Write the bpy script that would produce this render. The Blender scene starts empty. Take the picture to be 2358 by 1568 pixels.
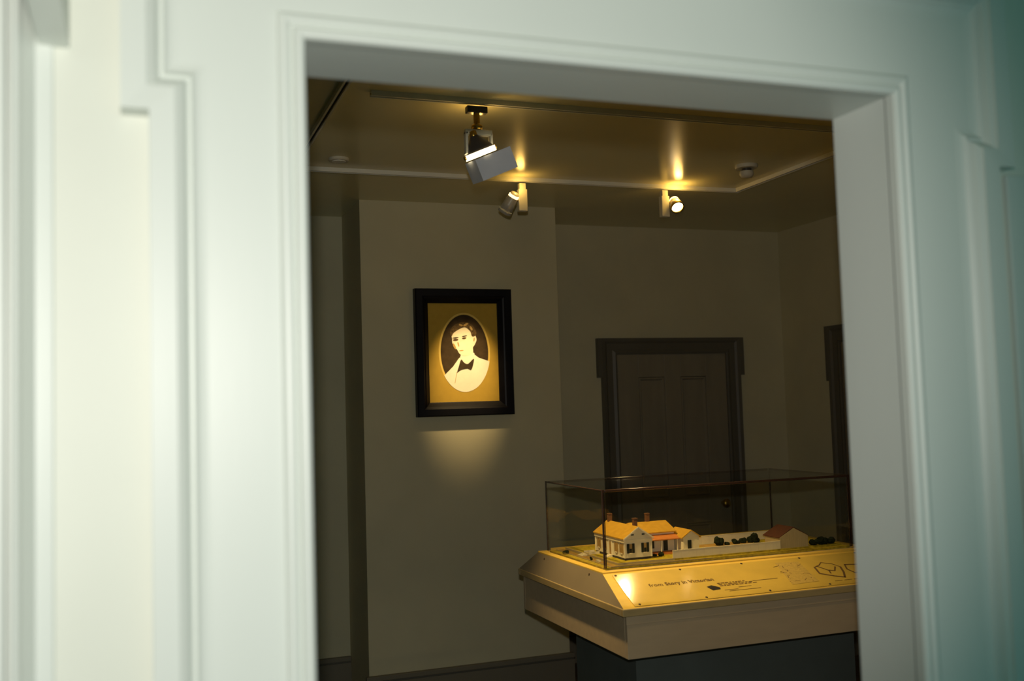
import bpy, math, random
from mathutils import Vector, Matrix

random.seed(7)
scene = bpy.context.scene
COL = scene.collection

# ------------------------------------------------------------------ camera
YAW, PITCH, ROLL = math.radians(20.234), math.radians(3.697), math.radians(-1.766)
EYE = Vector((0.0, 0.0, 1.6))
fwd = Vector((math.sin(YAW) * math.cos(PITCH), math.cos(YAW) * math.cos(PITCH), math.sin(PITCH)))
rgt = Vector((math.cos(YAW), -math.sin(YAW), 0.0))
upv = rgt.cross(fwd)
r2 = math.cos(ROLL) * rgt + math.sin(ROLL) * upv
u2 = -math.sin(ROLL) * rgt + math.cos(ROLL) * upv
cam_data = bpy.data.cameras.new('camera')
cam_data.sensor_width = 36.0
cam_data.lens = 36.0 * 2345.4 / 2358.0
cam_data.clip_start = 0.02
cam_data.dof.use_dof = True
cam_data.dof.focus_distance = 4.6
cam_data.dof.aperture_fstop = 2.3
cam = bpy.data.objects.new('camera', cam_data)
m = Matrix((r2, u2, -fwd)).transposed().to_4x4()
m.translation = EYE
cam.matrix_world = m
COL.objects.link(cam)
scene.camera = cam

# ------------------------------------------------------------------ world, flash, exposure
world = bpy.data.worlds.new('world')
scene.world = world
world.use_nodes = True
world.node_tree.nodes['Background'].inputs['Color'].default_value = (0.30, 0.74, 0.78, 1)
world.node_tree.nodes['Background'].inputs['Strength'].default_value = 0.46

scene.view_settings.view_transform = 'Standard'
scene.view_settings.look = 'None'
scene.view_settings.exposure = 0.0
scene.view_settings.gamma = 1.0
scene.view_settings.use_curve_mapping = False


def spot(name, loc, target, power, color, angle, blend, radius):
    d = bpy.data.lights.new(name, 'SPOT')
    d.energy = power
    d.color = color
    d.spot_size = math.radians(angle)
    d.spot_blend = blend
    d.shadow_soft_size = radius
    o = bpy.data.objects.new(name, d)
    o.location = loc
    o.rotation_euler = (Vector(target) - Vector(loc)).to_track_quat('-Z', 'Y').to_euler()
    COL.objects.link(o)
    return o


# the photographer's flash, sitting above the lens
flash = spot('camera_flash', (-0.02, -0.03, 1.735), (0.34, 1.5, 1.76), 88.0, (1.0, 0.945, 0.865), 75, 0.55, 0.02)

# ------------------------------------------------------------------ materials
def nd(nt, kind, **kw):
    n = nt.nodes.new(kind)
    for k, v in kw.items():
        setattr(n, k, v)
    return n


def mat(name, col, rough=0.6, spec=0.4, var=0.08, vscale=6.0, bump=0.0, bscale=120.0, metal=0.0, coat=0.0, stretch=None):
    mt = bpy.data.materials.new(name)
    mt.use_nodes = True
    nt = mt.node_tree
    b = nt.nodes['Principled BSDF']
    b.inputs['Roughness'].default_value = rough
    b.inputs['Specular IOR Level'].default_value = spec
    b.inputs['Metallic'].default_value = metal
    b.inputs['Coat Weight'].default_value = coat
    b.inputs['Coat Roughness'].default_value = 0.10
    tc = nd(nt, 'ShaderNodeTexCoord')
    mp = nd(nt, 'ShaderNodeMapping')
    if stretch:
        mp.inputs['Scale'].default_value = stretch
    nt.links.new(tc.outputs['Object'], mp.inputs['Vector'])
    no = nd(nt, 'ShaderNodeTexNoise')
    no.inputs['Scale'].default_value = vscale
    no.inputs['Detail'].default_value = 4
    nt.links.new(mp.outputs['Vector'], no.inputs['Vector'])
    rp = nd(nt, 'ShaderNodeValToRGB')
    lo = [max(0.0, c * (1 - var)) for c in col]
    hi = [min(1.0, c * (1 + var)) for c in col]
    rp.color_ramp.elements[0].position = 0.3
    rp.color_ramp.elements[1].position = 0.7
    rp.color_ramp.elements[0].color = (*lo, 1)
    rp.color_ramp.elements[1].color = (*hi, 1)
    nt.links.new(no.outputs['Fac'], rp.inputs['Fac'])
    nt.links.new(rp.outputs['Color'], b.inputs['Base Color'])
    if bump:
        n2 = nd(nt, 'ShaderNodeTexNoise')
        n2.inputs['Scale'].default_value = bscale
        n2.inputs['Detail'].default_value = 3
        nt.links.new(mp.outputs['Vector'], n2.inputs['Vector'])
        bp = nd(nt, 'ShaderNodeBump')
        bp.inputs['Strength'].default_value = bump
        bp.inputs['Distance'].default_value = 0.002
        nt.links.new(n2.outputs['Fac'], bp.inputs['Height'])
        nt.links.new(bp.outputs['Normal'], b.inputs['Normal'])
    return mt


def emit(name, col, strength):
    mt = bpy.data.materials.new(name)
    mt.use_nodes = True
    b = mt.node_tree.nodes['Principled BSDF']
    b.inputs['Base Color'].default_value = (*col, 1)
    b.inputs['Emission Color'].default_value = (*col, 1)
    b.inputs['Emission Strength'].default_value = strength
    return mt


def acrylic(name):
    mt = bpy.data.materials.new(name)
    mt.use_nodes = True
    nt = mt.node_tree
    nt.nodes.remove(nt.nodes['Principled BSDF'])
    out = nt.nodes['Material Output']
    tr = nd(nt, 'ShaderNodeBsdfTransparent')
    tr.inputs['Color'].default_value = (0.965, 0.97, 0.955, 1)
    gl = nd(nt, 'ShaderNodeBsdfGlossy')
    gl.inputs['Roughness'].default_value = 0.03
    fr = nd(nt, 'ShaderNodeLayerWeight')
    pw = nd(nt, 'ShaderNodeMath', operation='POWER')
    pw.inputs[1].default_value = 5.0
    ma = nd(nt, 'ShaderNodeMath', operation='MULTIPLY_ADD')
    ma.inputs[1].default_value = 0.9
    ma.inputs[2].default_value = 0.03
    mx = nd(nt, 'ShaderNodeMixShader')
    nt.links.new(fr.outputs['Facing'], pw.inputs[0])
    nt.links.new(pw.outputs[0], ma.inputs[0])
    nt.links.new(ma.outputs[0], mx.inputs['Fac'])
    nt.links.new(tr.outputs['BSDF'], mx.inputs[1])
    nt.links.new(gl.outputs['BSDF'], mx.inputs[2])
    nt.links.new(mx.outputs['Shader'], out.inputs['Surface'])
    return mt


M = dict(
    trim=mat('trim_paint', (0.70, 0.74, 0.695), 0.42, 0.5, 0.02, 3.0, 0.06, 90, stretch=(1, 1, 0.15)),
    hall=mat('hall_wall_paint', (0.735, 0.755, 0.675), 0.5, 0.4, 0.03, 2.0, 0.05, 120),
    wall=mat('room_wall_paint', (0.595, 0.56, 0.375), 0.65, 0.25, 0.05, 2.5, 0.10, 160),
    ceil=mat('ceiling_paint', (0.68, 0.64, 0.38), 0.24, 0.45, 0.03, 2.0, 0.0),
    floor=mat('floor_boards', (0.10, 0.075, 0.05), 0.5, 0.3, 0.25, 3.0, 0.1, 60, stretch=(8, 1, 1)),
    bounce_floor=mat('hall_floor_teal_bounce', (0.22, 0.42, 0.40), 0.95, 0.1, 0.1, 30, 0.3, 300),  # invented blue-green for the unseen hall floor, bounces teal onto the door head
    base=mat('baseboard_paint', (0.20, 0.18, 0.13), 0.5, 0.3, 0.05, 3.0),
    door=mat('door_paint', (0.27, 0.24, 0.17), 0.42, 0.4, 0.08, 5.0, 0.05, 80, stretch=(3, 3, 0.4)),
    casing=mat('room_casing_paint', (0.13, 0.12, 0.09), 0.45, 0.35, 0.05, 4.0),
    black=mat('frame_black', (0.004, 0.004, 0.007), 0.45, 0.25, 0.2, 20),
    mat_board=mat('mat_board_gold', (0.52, 0.34, 0.05), 0.75, 0.2, 0.04, 30),
    print_line=mat('print_gold_line', (0.80, 0.58, 0.14), 0.7, 0.2, 0.03, 30),
    print_dark=mat('print_sepia_dark', (0.055, 0.035, 0.015), 0.7, 0.2, 0.3, 25),
    print_hair=mat('print_sepia_hair', (0.11, 0.07, 0.026), 0.7, 0.2, 0.55, 90),
    print_light=mat('print_sepia_light', (0.93, 0.88, 0.70), 0.75, 0.2, 0.03, 40),
    print_face=mat('print_sepia_face', (0.92, 0.84, 0.60), 0.75, 0.2, 0.06, 40),
    print_shade=mat('print_sepia_shade', (0.50, 0.33, 0.11), 0.75, 0.2, 0.15, 60),
    track=mat('track_enamel', (0.74, 0.73, 0.62), 0.4, 0.4, 0.03, 10),
    slot=mat('track_slot_black', (0.004, 0.004, 0.005), 0.5, 0.2, 0.1, 10),
    lampwhite=mat('lamp_white_enamel', (0.60, 0.58, 0.46), 0.4, 0.4, 0.03, 15),
    lampgrey=mat('lamp_grey_metal', (0.72, 0.76, 0.82), 0.45, 0.4, 0.05, 15),
    lampdark=mat('lamp_dark_metal', (0.05, 0.045, 0.04), 0.35, 0.5, 0.1, 15),
    brass=mat('lamp_brass', (0.50, 0.33, 0.07), 0.3, 0.5, 0.1, 30, metal=1.0),
    chrome=mat('lamp_bright_metal', (0.62, 0.60, 0.52), 0.3, 0.5, 0.05, 30, metal=0.35),
    glow=emit('lamp_glow', (1.0, 0.80, 0.46), 9.0),
    glow_low=emit('lamp_leak_glow', (1.0, 0.74, 0.36), 2.2),
    plastic=mat('ceiling_device_plastic', (0.55, 0.52, 0.40), 0.5, 0.3, 0.03, 10),
    case=mat('case_cream_laminate', (0.58, 0.46, 0.29), 0.38, 0.35, 0.05, 6, stretch=(1, 6, 6)),
    rimwood=mat('case_rim_wood', (0.50, 0.38, 0.17), 0.42, 0.35, 0.07, 8, stretch=(2, 2, 8)),
    rim=mat('case_edge_maple', (0.86, 0.59, 0.10), 0.42, 0.35, 0.07, 8, stretch=(2, 2, 8)),
    taupe=mat('case_taupe_panel', (0.33, 0.27, 0.17), 0.4, 0.35, 0.05, 6),
    panel=mat('information_panel_laminate', (0.72, 0.51, 0.09), 0.5, 0.3, 0.06, 14, coat=1.0),
    ink=mat('panel_ink_brown', (0.17, 0.10, 0.04), 0.6, 0.2, 0.2, 60),
    ink_dark=mat('panel_ink_dark', (0.03, 0.025, 0.02), 0.6, 0.2, 0.3, 60),
    ink_pale=mat('panel_ink_pale', (0.56, 0.40, 0.10), 0.6, 0.2, 0.12, 120),
    screw=mat('screw_bronze', (0.09, 0.06, 0.035), 0.4, 0.4, 0.1, 30),
    pedestal=mat('pedestal_dark', (0.11, 0.135, 0.125), 0.6, 0.3, 0.1, 5),
    acrylic=acrylic('acrylic_clear'),
    edge=mat('acrylic_edge_brown', (0.055, 0.030, 0.022), 0.08, 0.8, 0.2, 20),
    lawn=mat('model_grass', (0.48, 0.37, 0.03), 0.9, 0.1, 0.35, 60, 0.4, 400),
    earth=mat('model_earth_walk', (0.46, 0.28, 0.07), 0.9, 0.1, 0.2, 40, 0.3, 300),
    mwhite=mat('model_white_paint', (0.88, 0.80, 0.56), 0.6, 0.25, 0.04, 40),
    mroof=mat('model_shingle_roof', (0.62, 0.35, 0.035), 0.8, 0.15, 0.10, 60, 0.5, 500),
    mporch=mat('model_porch_roof', (0.62, 0.22, 0.05), 0.75, 0.2, 0.1, 60),
    mbrick=mat('model_brick', (0.17, 0.085, 0.04), 0.8, 0.2, 0.25, 150, 0.4, 500),
    mdark=mat('model_dark_green', (0.022, 0.026, 0.018), 0.5, 0.3, 0.2, 40),
    mdarkfound=mat('model_foundation', (0.07, 0.06, 0.05), 0.8, 0.2, 0.2, 60),
    msash=mat('model_sash_brown', (0.42, 0.27, 0.09), 0.5, 0.3, 0.15, 60),
    mbarnroof=mat('model_barn_roof', (0.11, 0.04, 0.02), 0.8, 0.2, 0.2, 60, 0.5, 400),
    mtan=mat('model_tan_board', (0.52, 0.42, 0.22), 0.7, 0.2, 0.08, 50, stretch=(6, 6, 0.5)),
    mbush=mat('model_shrub', (0.018, 0.026, 0.012), 0.9, 0.1, 0.4, 80, 0.6, 300),
)

# ------------------------------------------------------------------ mesh helpers
class MB:
    def __init__(self):
        self.v, self.f, self.s = [], [], []

    def add(self, verts, faces, smooth=False):
        o = len(self.v)
        self.v += [tuple(p) for p in verts]
        for f in faces:
            self.f.append(tuple(i + o for i in f))
            self.s.append(smooth)
        return self

    def hexa(self, p):
        return self.add(p, [(0, 3, 2, 1), (4, 5, 6, 7), (0, 1, 5, 4), (1, 2, 6, 5), (2, 3, 7, 6), (3, 0, 4, 7)])

    def box(self, x0, x1, y0, y1, z0, z1):
        return self.hexa([(x0, y0, z0), (x1, y0, z0), (x1, y1, z0), (x0, y1, z0),
                          (x0, y0, z1), (x1, y0, z1), (x1, y1, z1), (x0, y1, z1)])

    def prism(self, poly, axis, a, b):
        """poly: 2D points; axis 'x': (y,z), 'y': (x,z), 'z': (x,y)"""
        def P(q, t):
            return {'x': (t, q[0], q[1]), 'y': (q[0], t, q[1]), 'z': (q[0], q[1], t)}[axis]
        n = len(poly)
        vs = [P(q, a) for q in poly] + [P(q, b) for q in poly]
        area = sum(poly[i][0] * poly[(i + 1) % n][1] - poly[(i + 1) % n][0] * poly[i][1] for i in range(n))
        fs = [tuple(range(n)), tuple(range(2 * n - 1, n - 1, -1))]
        fs += [(i, n + i, n + (i + 1) % n, (i + 1) % n) for i in range(n)]
        flip = (area > 0) == (axis in 'xz')
        if b < a:
            flip = not flip
        if flip:
            fs = [tuple(reversed(f)) for f in fs]
        return self.add(vs, fs)

    def tube(self, prof, p0, d, n=24, caps=(True, True)):
        """surface of revolution; prof: (distance along d, radius)"""
        p0, d = Vector(p0), Vector(d).normalized()
        a = d.orthogonal().normalized()
        b = d.cross(a)
        rings = []
        for t, r in prof:
            rings.append([p0 + d * t + (a * math.cos(2 * math.pi * i / n) + b * math.sin(2 * math.pi * i / n)) * r for i in range(n)])
        vs = [p for r in rings for p in r]
        fs = []
        for k in range(len(rings) - 1):
            for i in range(n):
                j = (i + 1) % n
                fs.append((k * n + i, k * n + j, (k + 1) * n + j, (k + 1) * n + i))
        self.add(vs, fs, True)
        if caps[0] and prof[0][1] > 1e-6:
            self.add(rings[0], [tuple(reversed(range(n)))])
        if caps[1] and prof[-1][1] > 1e-6:
            self.add(rings[-1], [tuple(range(n))])
        return self

    def sweep(self, path, prof, place):
        """mitred sweep of an open profile (outward distance, protrusion) along a 2D path;
        outward is to the left of the path direction. place(u, v, p) -> 3D"""
        n = len(path)
        rows = []
        for i, q in enumerate(path):
            q = Vector(q)
            ns = []
            if i > 0:
                t = (q - Vector(path[i - 1])).normalized(); ns.append(Vector((-t.y, t.x)))
            if i < n - 1:
                t = (Vector(path[i + 1]) - q).normalized(); ns.append(Vector((-t.y, t.x)))
            if len(ns) == 2:
                mtr = (ns[0] + ns[1]) / (1 + ns[0].dot(ns[1]))
            else:
                mtr = ns[0]
            rows.append([place(q.x + mtr.x * d, q.y + mtr.y * d, p) for d, p in prof])
        k = len(prof)
        vs = [p for r in rows for p in r]
        fs = []
        for i in range(n - 1):
            for j in range(k - 1):
                fs.append((i * k + j, i * k + j + 1, (i + 1) * k + j + 1, (i + 1) * k + j))
        fs += [tuple(reversed(range(k))), tuple((n - 1) * k + j for j in range(k))]
        return self.add(vs, fs)

    def build(self, name, material, parent=None, bevel=0.0, loc=None):
        me = bpy.data.meshes.new(name)
        vs = self.v
        if loc is not None:
            L = Vector(loc)
            vs = [tuple(Vector(p) - L) for p in vs]
        me.from_pydata(vs, [], self.f)
        me.polygons.foreach_set('use_smooth', self.s)
        me.materials.append(material)
        me.validate()
        me.update()
        o = bpy.data.objects.new(name, me)
        COL.objects.link(o)
        if parent is not None:
            o.parent = parent
            if loc is None and parent.get('_base'):
                pass
        if loc is not None:
            o.location = loc
        if bevel:
            bm = o.modifiers.new('bevel', 'BEVEL')
            bm.width = bevel
            bm.segments = 2
            bm.limit_method = 'ANGLE'
        return o


def empty(name, loc=(0, 0, 0)):
    o = bpy.data.objects.new(name, None)
    o.empty_display_size = 0.05
    o.location = loc
    COL.objects.link(o)
    return o


class Thing:
    """an Empty at the thing's base; parts are given in world coordinates"""
    def __init__(self, name, loc, label, cat, group=None):
        self.o = empty(name, loc)
        self.loc = Vector(loc)
        self.o['label'] = label
        self.o['category'] = cat
        if group:
            self.o['group'] = group

    def part(self, mb, name, material, bevel=0.0, label=None, parent=None):
        p = mb.build(name, material, None, bevel)
        # shift data so that the parent's origin is the reference
        for v in p.data.vertices:
            v.co = v.co - self.loc
        p.parent = parent or self.o
        if label:
            p['label'] = label
        return p


def tag(o, label, cat, group=None):
    o['label'] = label
    o['category'] = cat
    if group:
        o['group'] = group
    return o


def struct(name, mb, material, label=None, parent=None, bevel=0.0):
    o = mb.build(name, material, parent, bevel)
    if parent is None:
        o['kind'] = 'structure'
    if label:
        o['label'] = label
    return o


# ------------------------------------------------------------------ the shell
D0, D1 = 1.50, 1.65                    # doorway wall: hall face, room face
OX0, OX1, OZ = 0.235, 1.304, 2.15      # clear opening
CZ = 2.75
XL, XR = -0.90, 4.18
YC, YB = 5.434, 5.942                  # chimney breast, back wall

struct('floor', MB().box(XL - .15, XR + .15, D0 + .075, YB + .15, -0.12, 0.0), M['floor'], 'dark floor of the exhibit room')
struct('floor_hall', MB().box(XL - .15, XR + .15, -2.6, D0 + .075, -0.12, 0.0), M['bounce_floor'], 'unseen hall floor, coloured blue-green to bounce teal light')
struct('ceiling', MB().box(XL - .15, XR + .15, -2.6, YB + .15, CZ, CZ + .12), M['ceil'], 'glossy ceiling carrying the lighting tracks')
w = MB()
w.box(XL, OX0 - .02, D0, D1, 0, CZ).box(OX1 + .02, XR, D0, D1, 0, CZ).box(OX0 - .02, OX1 + .02, D0, D1, OZ + .02, CZ)
struct('wall_front', w, M['hall'], 'pale hall wall around the cased doorway')
struct('wall_left', MB().box(XL - .15, XL, -2.6, YB + .15, 0, CZ), M['hall'], 'left side wall of hall and room')
struct('wall_right', MB().box(XR, XR + .15, -2.6, YB + .15, 0, CZ), M['wall'], 'taupe right wall of the exhibit room')
struct('wall_back', MB().box(XL, XR, YB, YB + .15, 0, CZ), M['wall'], 'taupe back wall of the exhibit room')
struct('wall_chimney', MB().box(1.14, 2.295, YC, YB, 0, CZ), M['wall'], 'projecting taupe chimney breast with the portrait')

# doorway casing
wallplace = lambda u, v, p: (u, D0 - p, v)
trim = empty('trim_1', (0, 0, 0))
trim['kind'] = 'structure'
trim['label'] = 'white moulded door casing with eared corners'
jl = MB().box(OX0 - .02, OX0, D0 - .001, D1, 0, OZ + .02)
jr = MB().box(OX1, OX1 + .02, D0 - .001, D1, 0, OZ + .02)
jh = MB().box(OX0, OX1, D0 - .001, D1, OZ, OZ + .02)
struct('jamb', jl, M['trim'], parent=trim)
struct('jamb', jr, M['trim'], parent=trim)
struct('head_jamb', jh, M['trim'], parent=trim)
BEAD = [(0, -.001), (0, .020), (.0025, .0245), (.008, .0275), (.0135, .0265), (.0165, .022), (.0175, .0165), (.021, .0165),
        (.0225, .020), (.028, .0235), (.034, .0225), (.039, .0185), (.0405, .013), (.0405, -.001)]
path = [(OX0, 0), (OX0, OZ), (OX1, OZ), (OX1, 0)]
struct('inner_moulding', MB().sweep(path, BEAD, wallplace), M['trim'], parent=trim)
BX0, BX1, EAR, ZE, HZ = 0.093, 1.452, 0.037, 2.099, 2.315
bd = MB()
bp = .014
bd.box(BX0 - .002, OX0 - .0385, D0 - bp, D0, 0, HZ + .002)
bd.box(BX0 - EAR - .002, BX0 - .002, D0 - bp, D0, ZE - .002, HZ + .002)
bd.box(OX0 - .0385, OX1 + .0385, D0 - bp, D0, OZ + .0385, HZ + .002)
bd.box(OX1 + .0385, BX1 + .002, D0 - bp, D0, 0, HZ + .002)
bd.box(BX1 + .002, BX1 + EAR + .002, D0 - bp, D0, ZE - .002, HZ + .002)
struct('casing_board', bd, M['trim'], parent=trim)
BAND = [(0, -.001), (0, .0145), (.008, .0155), (.014, .018), (.0185, .0225), (.0195, .0175), (.0235, .0175), (.027, .0215),
        (.033, .030), (.0405, .0355), (.0415, .0395), (.076, .0415), (.076, -.001)]
path = [(BX0, 0), (BX0, ZE), (BX0 - EAR, ZE), (BX0 - EAR, HZ), (BX1 + EAR, HZ), (BX1 + EAR, ZE), (BX1, ZE), (BX1, 0)]
struct('outer_moulding', MB().sweep(path, BAND, wallplace), M['trim'], parent=trim)

# the neighbouring trim at the left edge: upright moulding under a boxed head
t2 = empty('trim_2', (0, 0, 0)); t2['kind'] = 'structure'; t2['label'] = 'white upright moulding at the left edge'
prof = [(-.105, D0), (-.107, D0 - .004), (-.128, D0 - .0075), (-.130, D0 - .012), (-.1425, D0 - .036), (-.1435, D0 - .041), (-.146, D0 - .046),
        (-.149, D0 - .047), (-.152, D0 - .046), (-.1545, D0 - .041), (-.1555, D0 - .006), (-.162, D0 - .006), (-.163, D0 - .03), (-.24, D0 - .03), (-.24, D0)]
struct('upright_moulding', MB().prism(prof, 'z', 0, 2.60), M['trim'], parent=t2)
struct('head_box', MB().box(-.125, -.085, 1.18, D0, 2.112, 2.34), M['trim'], parent=t2)
# the neighbouring trim at the right edge
t3 = MB().box(1.575, 1.80, D0 - .012, D0, 0, 2.016)
o = struct('trim_3', t3, M['trim'], 'white upright board at the right edge', bevel=.003)

# baseboards of the exhibit room
def baseboard(name, label, boxes):
    t = empty(name); t['kind'] = 'structure'; t['label'] = label
    for (x0, x1, y0, y1, sx, sy) in boxes:
        b = MB().box(x0, x1, y0, y1, 0, .162)
        struct('board', b, M['base'], parent=t)
        c = MB().box(x0 - .0 if sx >= 0 else x0, x1, y0 - (.010 if sy else 0), y1, .172, .198)
        struct('cap', c, M['base'], parent=t, bevel=.004)
        struct('groove', MB().box(x0, x1, y0 + (.006 if sy else 0), y1, .162, .172), M['casing'], parent=t)
baseboard('baseboard_chimney', 'baseboard along the chimney breast', [(1.12, 2.315, YC - .02, YC, 0, 1)])
baseboard('baseboard_back', 'baseboard along the back wall', [(XL, 1.14, YB - .02, YB, 0, 1), (2.295, 2.79, YB - .02, YB, 0, 1), (3.84, XR, YB - .02, YB, 0, 1)])

# door in the back wall with eared casing
def panel_door(name, trim_name, label, tlabel, x0, x1, top, place, outw, ear, ear_z):
    """place(u, v, p): u across, v up, p out of the wall"""
    def bx(u0, u1, v0, v1, p0, p1):
        return MB().hexa([place(u0, v0, p1), place(u1, v0, p1), place(u1, v0, p0), place(u0, v0, p0),
                          place(u0, v1, p1), place(u1, v1, p1), place(u1, v1, p0), place(u0, v1, p0)])
    t = empty(trim_name); t['kind'] = 'structure'; t['label'] = tlabel
    prf = [(0, -.0005), (0, .03), (.012, .034), (.03, .026), (outw - .035, .026), (outw - .022, .036), (outw, .040), (outw, -.0005)]
    pth = [(x0, 0), (x0, top), (x1, top), (x1, 0)]
    struct('casing', MB().sweep(pth, prf, place), M['casing'], parent=t)
    for s in (-1, 1):
        u = x0 - outw if s < 0 else x1 + outw
        struct('ear', bx(min(u, u + s * ear), max(u, u + s * ear), ear_z, top + outw, 0, .038), M['casing'], parent=t)
    d = empty(name); d['kind'] = 'structure'; d['label'] = label
    struct('leaf', bx(x0, x1, 0.005, top, 0.0005, .006), M['door'], parent=d)
    W = x1 - x0
    st, mid = .155, .118
    rails = [(0.005, .22), (.80, .98), (top - .15, top)]
    pw = (W - 2 * st - mid) / 2
    for a, b in ((x0, x0 + st), (x0 + st + pw, x0 + st + pw + mid), (x1 - st, x1)):
        struct('stile', bx(a, b, 0.005, top, .006, .020), M['door'], parent=d, bevel=.002)
    for a, b in rails:
        for k in range(2):
            u = x0 + st + k * (pw + mid)
            struct('rail', bx(u, u + pw, a, b, .006, .020), M['door'], parent=d, bevel=.002)
    for k in range(2):
        u = x0 + st + k * (pw + mid)
        for a, b in ((.22, .80), (.98, top - .15)):
            q = MB().sweep([(u, a), (u, b), (u + pw, b), (u + pw, a), (u, a)][::-1], [(0, .006), (.004, .020), (.012, .021), (.020, .010), (.022, .006)], place)
            struct('panel_moulding', q, M['door'], parent=d)
    k = MB().tube([(0, .012), (.03, .012), (.035, .026), (.055, .030), (.068, .018), (.070, .002)], place(x1 - .07, .92, .02), Vector(place(0, 0, 1)) - Vector(place(0, 0, 0)), 16)
    struct('door_knob', k, M['brass'], parent=d)

panel_door('door_1', 'trim_4', 'dark four-panel door in the back wall', 'dark eared casing of the back door', 2.895, 3.705, 1.912,
           lambda u, v, p: (u, YB - p, v), .105, .03, 1.765)
panel_door('door_2', 'trim_5', 'dark door in the right wall', 'dark eared casing of the right wall door', -5.30, -4.45, 1.94,
           lambda u, v, p: (XR - p, -u, v), .11, .028, 1.70)

# ------------------------------------------------------------------ lighting tracks
def track(label, x0, x1, y0, y1):
    t = Thing('lighting_track', ((x0 + x1) / 2, (y0 + y1) / 2, CZ - .02), label, 'lighting track', 'lighting tracks on the ceiling')
    a, b = .014, .006
    if x1 - x0 > y1 - y0:
        yc = (y0 + y1) / 2
        t.part(MB().box(x0, x1, yc - a, yc - b, CZ - .02, CZ).box(x0, x1, yc + b, yc + a, CZ - .02, CZ).box(x0, x1, yc - b, yc + b, CZ - .008, CZ), 'housing', M['track'])
        t.part(MB().box(x0, x1, yc - b, yc + b, CZ - .012, CZ - .008), 'slot', M['slot'])
    else:
        xc = (x0 + x1) / 2
        t.part(MB().box(xc - a, xc - b, y0, y1, CZ - .02, CZ).box(xc + b, xc + a, y0, y1, CZ - .02, CZ).box(xc - b, xc + b, y0, y1, CZ - .008, CZ), 'housing', M['track'])
        t.part(MB().box(xc - b, xc + b, y0, y1, CZ - .012, CZ - .008), 'slot', M['slot'])
TN, TF, TL, TR = 3.55, 4.745, 0.685, 3.085
track('ceiling track nearest the doorway, dark line above the boxy spotlight', TL + .11, TR - .018, TN - .0175, TN + .0175)
track('long pale ceiling track nearest the portrait wall carrying two small spotlights', TL - .0175, TR + .0175, TF - .0175, TF + .0175)
track('dark ceiling track running away along the left side of the room', TL - .0175, TL + .0175, 2.3, TF - .018)
track('pale ceiling track running away along the right side of the room', TR - .0175, TR + .0175, 2.3, TF - .018)

# ------------------------------------------------------------------ spotlights
def lamp_light(name, loc, target, power, angle, blend, radius, col=(1.0, 0.69, 0.31)):
    return spot(name, loc, target, power, col, angle, blend, radius)


def leak(name, loc, power, col=(1.0, 0.58, 0.13)):
    d = bpy.data.lights.new(name, 'POINT')
    d.energy = power
    d.color = col
    d.shadow_soft_size = 0.02
    o = bpy.data.objects.new(name, d)
    o.location = loc
    COL.objects.link(o)


def frame_from(axis, side_hint):
    z = Vector(axis).normalized()
    x = (Vector(side_hint) - z * Vector(side_hint).dot(z)).normalized()
    y = z.cross(x)
    return x, y, z

# the boxy one over the display case
def boxy_lamp():
    t = Thing('track_spotlight', (1.195, TN, 2.72), 'large track spotlight with boxy grey snoot hanging nearest the doorway', 'spotlight', 'track spotlights')
    c = Vector((1.2055, TN, 2.548))                         # centre of the glowing rim
    x, y, z = frame_from((0.40, 0.10, -0.92), (0.92, 0, 0.40))
    P = lambda a, b, h: tuple(c + x * a + y * b + z * h)
    t.part(MB().box(1.155, 1.235, TN - .016, TN + .016, 2.695, 2.721), 'track_adapter', M['lampdark'], .003)
    t.part(MB().tube([(0, .012), (.05, .012)], (1.195, TN, 2.648), (0, 0, 1), 16), 'stem', M['brass'])
    t.part(MB().tube([(0, .010), (.006, .021), (.018, .021), (.024, .010)], (1.195, TN, 2.632), (0, 0, 1), 20), 'swivel', M['brass'])
    # yoke: bridge and two arms
    yk = MB()
    yk.box(1.146, 1.252, TN - .013, TN + .013, 2.612, 2.633)
    t.part(yk, 'yoke', M['lampwhite'], .003)
    for sx, xx in ((-1, 1.146), (1, 1.243)):
        zb = 2.538 if sx < 0 else 2.560
        t.part(MB().box(xx, xx + .010, TN - .013, TN + .013, zb, 2.622), 'yoke_arm', M['lampwhite'], .002)
    # reflector bell
    t.part(MB().tube([(-.068, .013), (-.058, .020), (-.040, .034), (-.018, .051), (-.006, .056)], c, z, 28), 'reflector', M['lampdark'])
    t.part(MB().tube([(-.086, .008), (-.082, .015), (-.066, .015)], c, z, 20), 'socket', M['brass'])
    t.part(MB().tube([(-.007, .060), (.012, .060)], c, z, 32), 'glowing_rim', M['glow'], label='glowing lens rim')
    for sgn in (-1, 1):
        t.part(MB().tube([(0, .008), (.006, .008)], P(sgn * .062, 0, .0), x * sgn, 12), 'pivot_screw', M['brass'])
    # snoot: four plates open at both ends
    w2, d2, h0, h1, th = .075, .055, .018, .100, .003
    plates = [('snoot_plate', -w2, w2, -d2, -d2 + th), ('snoot_plate', -w2, w2, d2 - th, d2),
              ('snoot_plate', -w2, -w2 + th, -d2 + th, d2 - th), ('snoot_plate', w2 - th, w2, -d2 + th, d2 - th)]
    off = .023
    for nme, a0, a1, b0, b1 in plates:
        q = [P(a + off, b, h) for h in (h1, h0) for a, b in ((a0, b0), (a1, b0), (a1, b1), (a0, b1))]
        t.part(MB().hexa(q), nme, M['lampgrey'])
    lamp_light('spot_over_case', P(off, 0, .112), Vector((1.93, 3.72, .96)), 115.0, 46, .75, .03)
    leak('leak_over_case', (1.215, TN + .055, 2.680), .45)
boxy_lamp()


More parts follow.
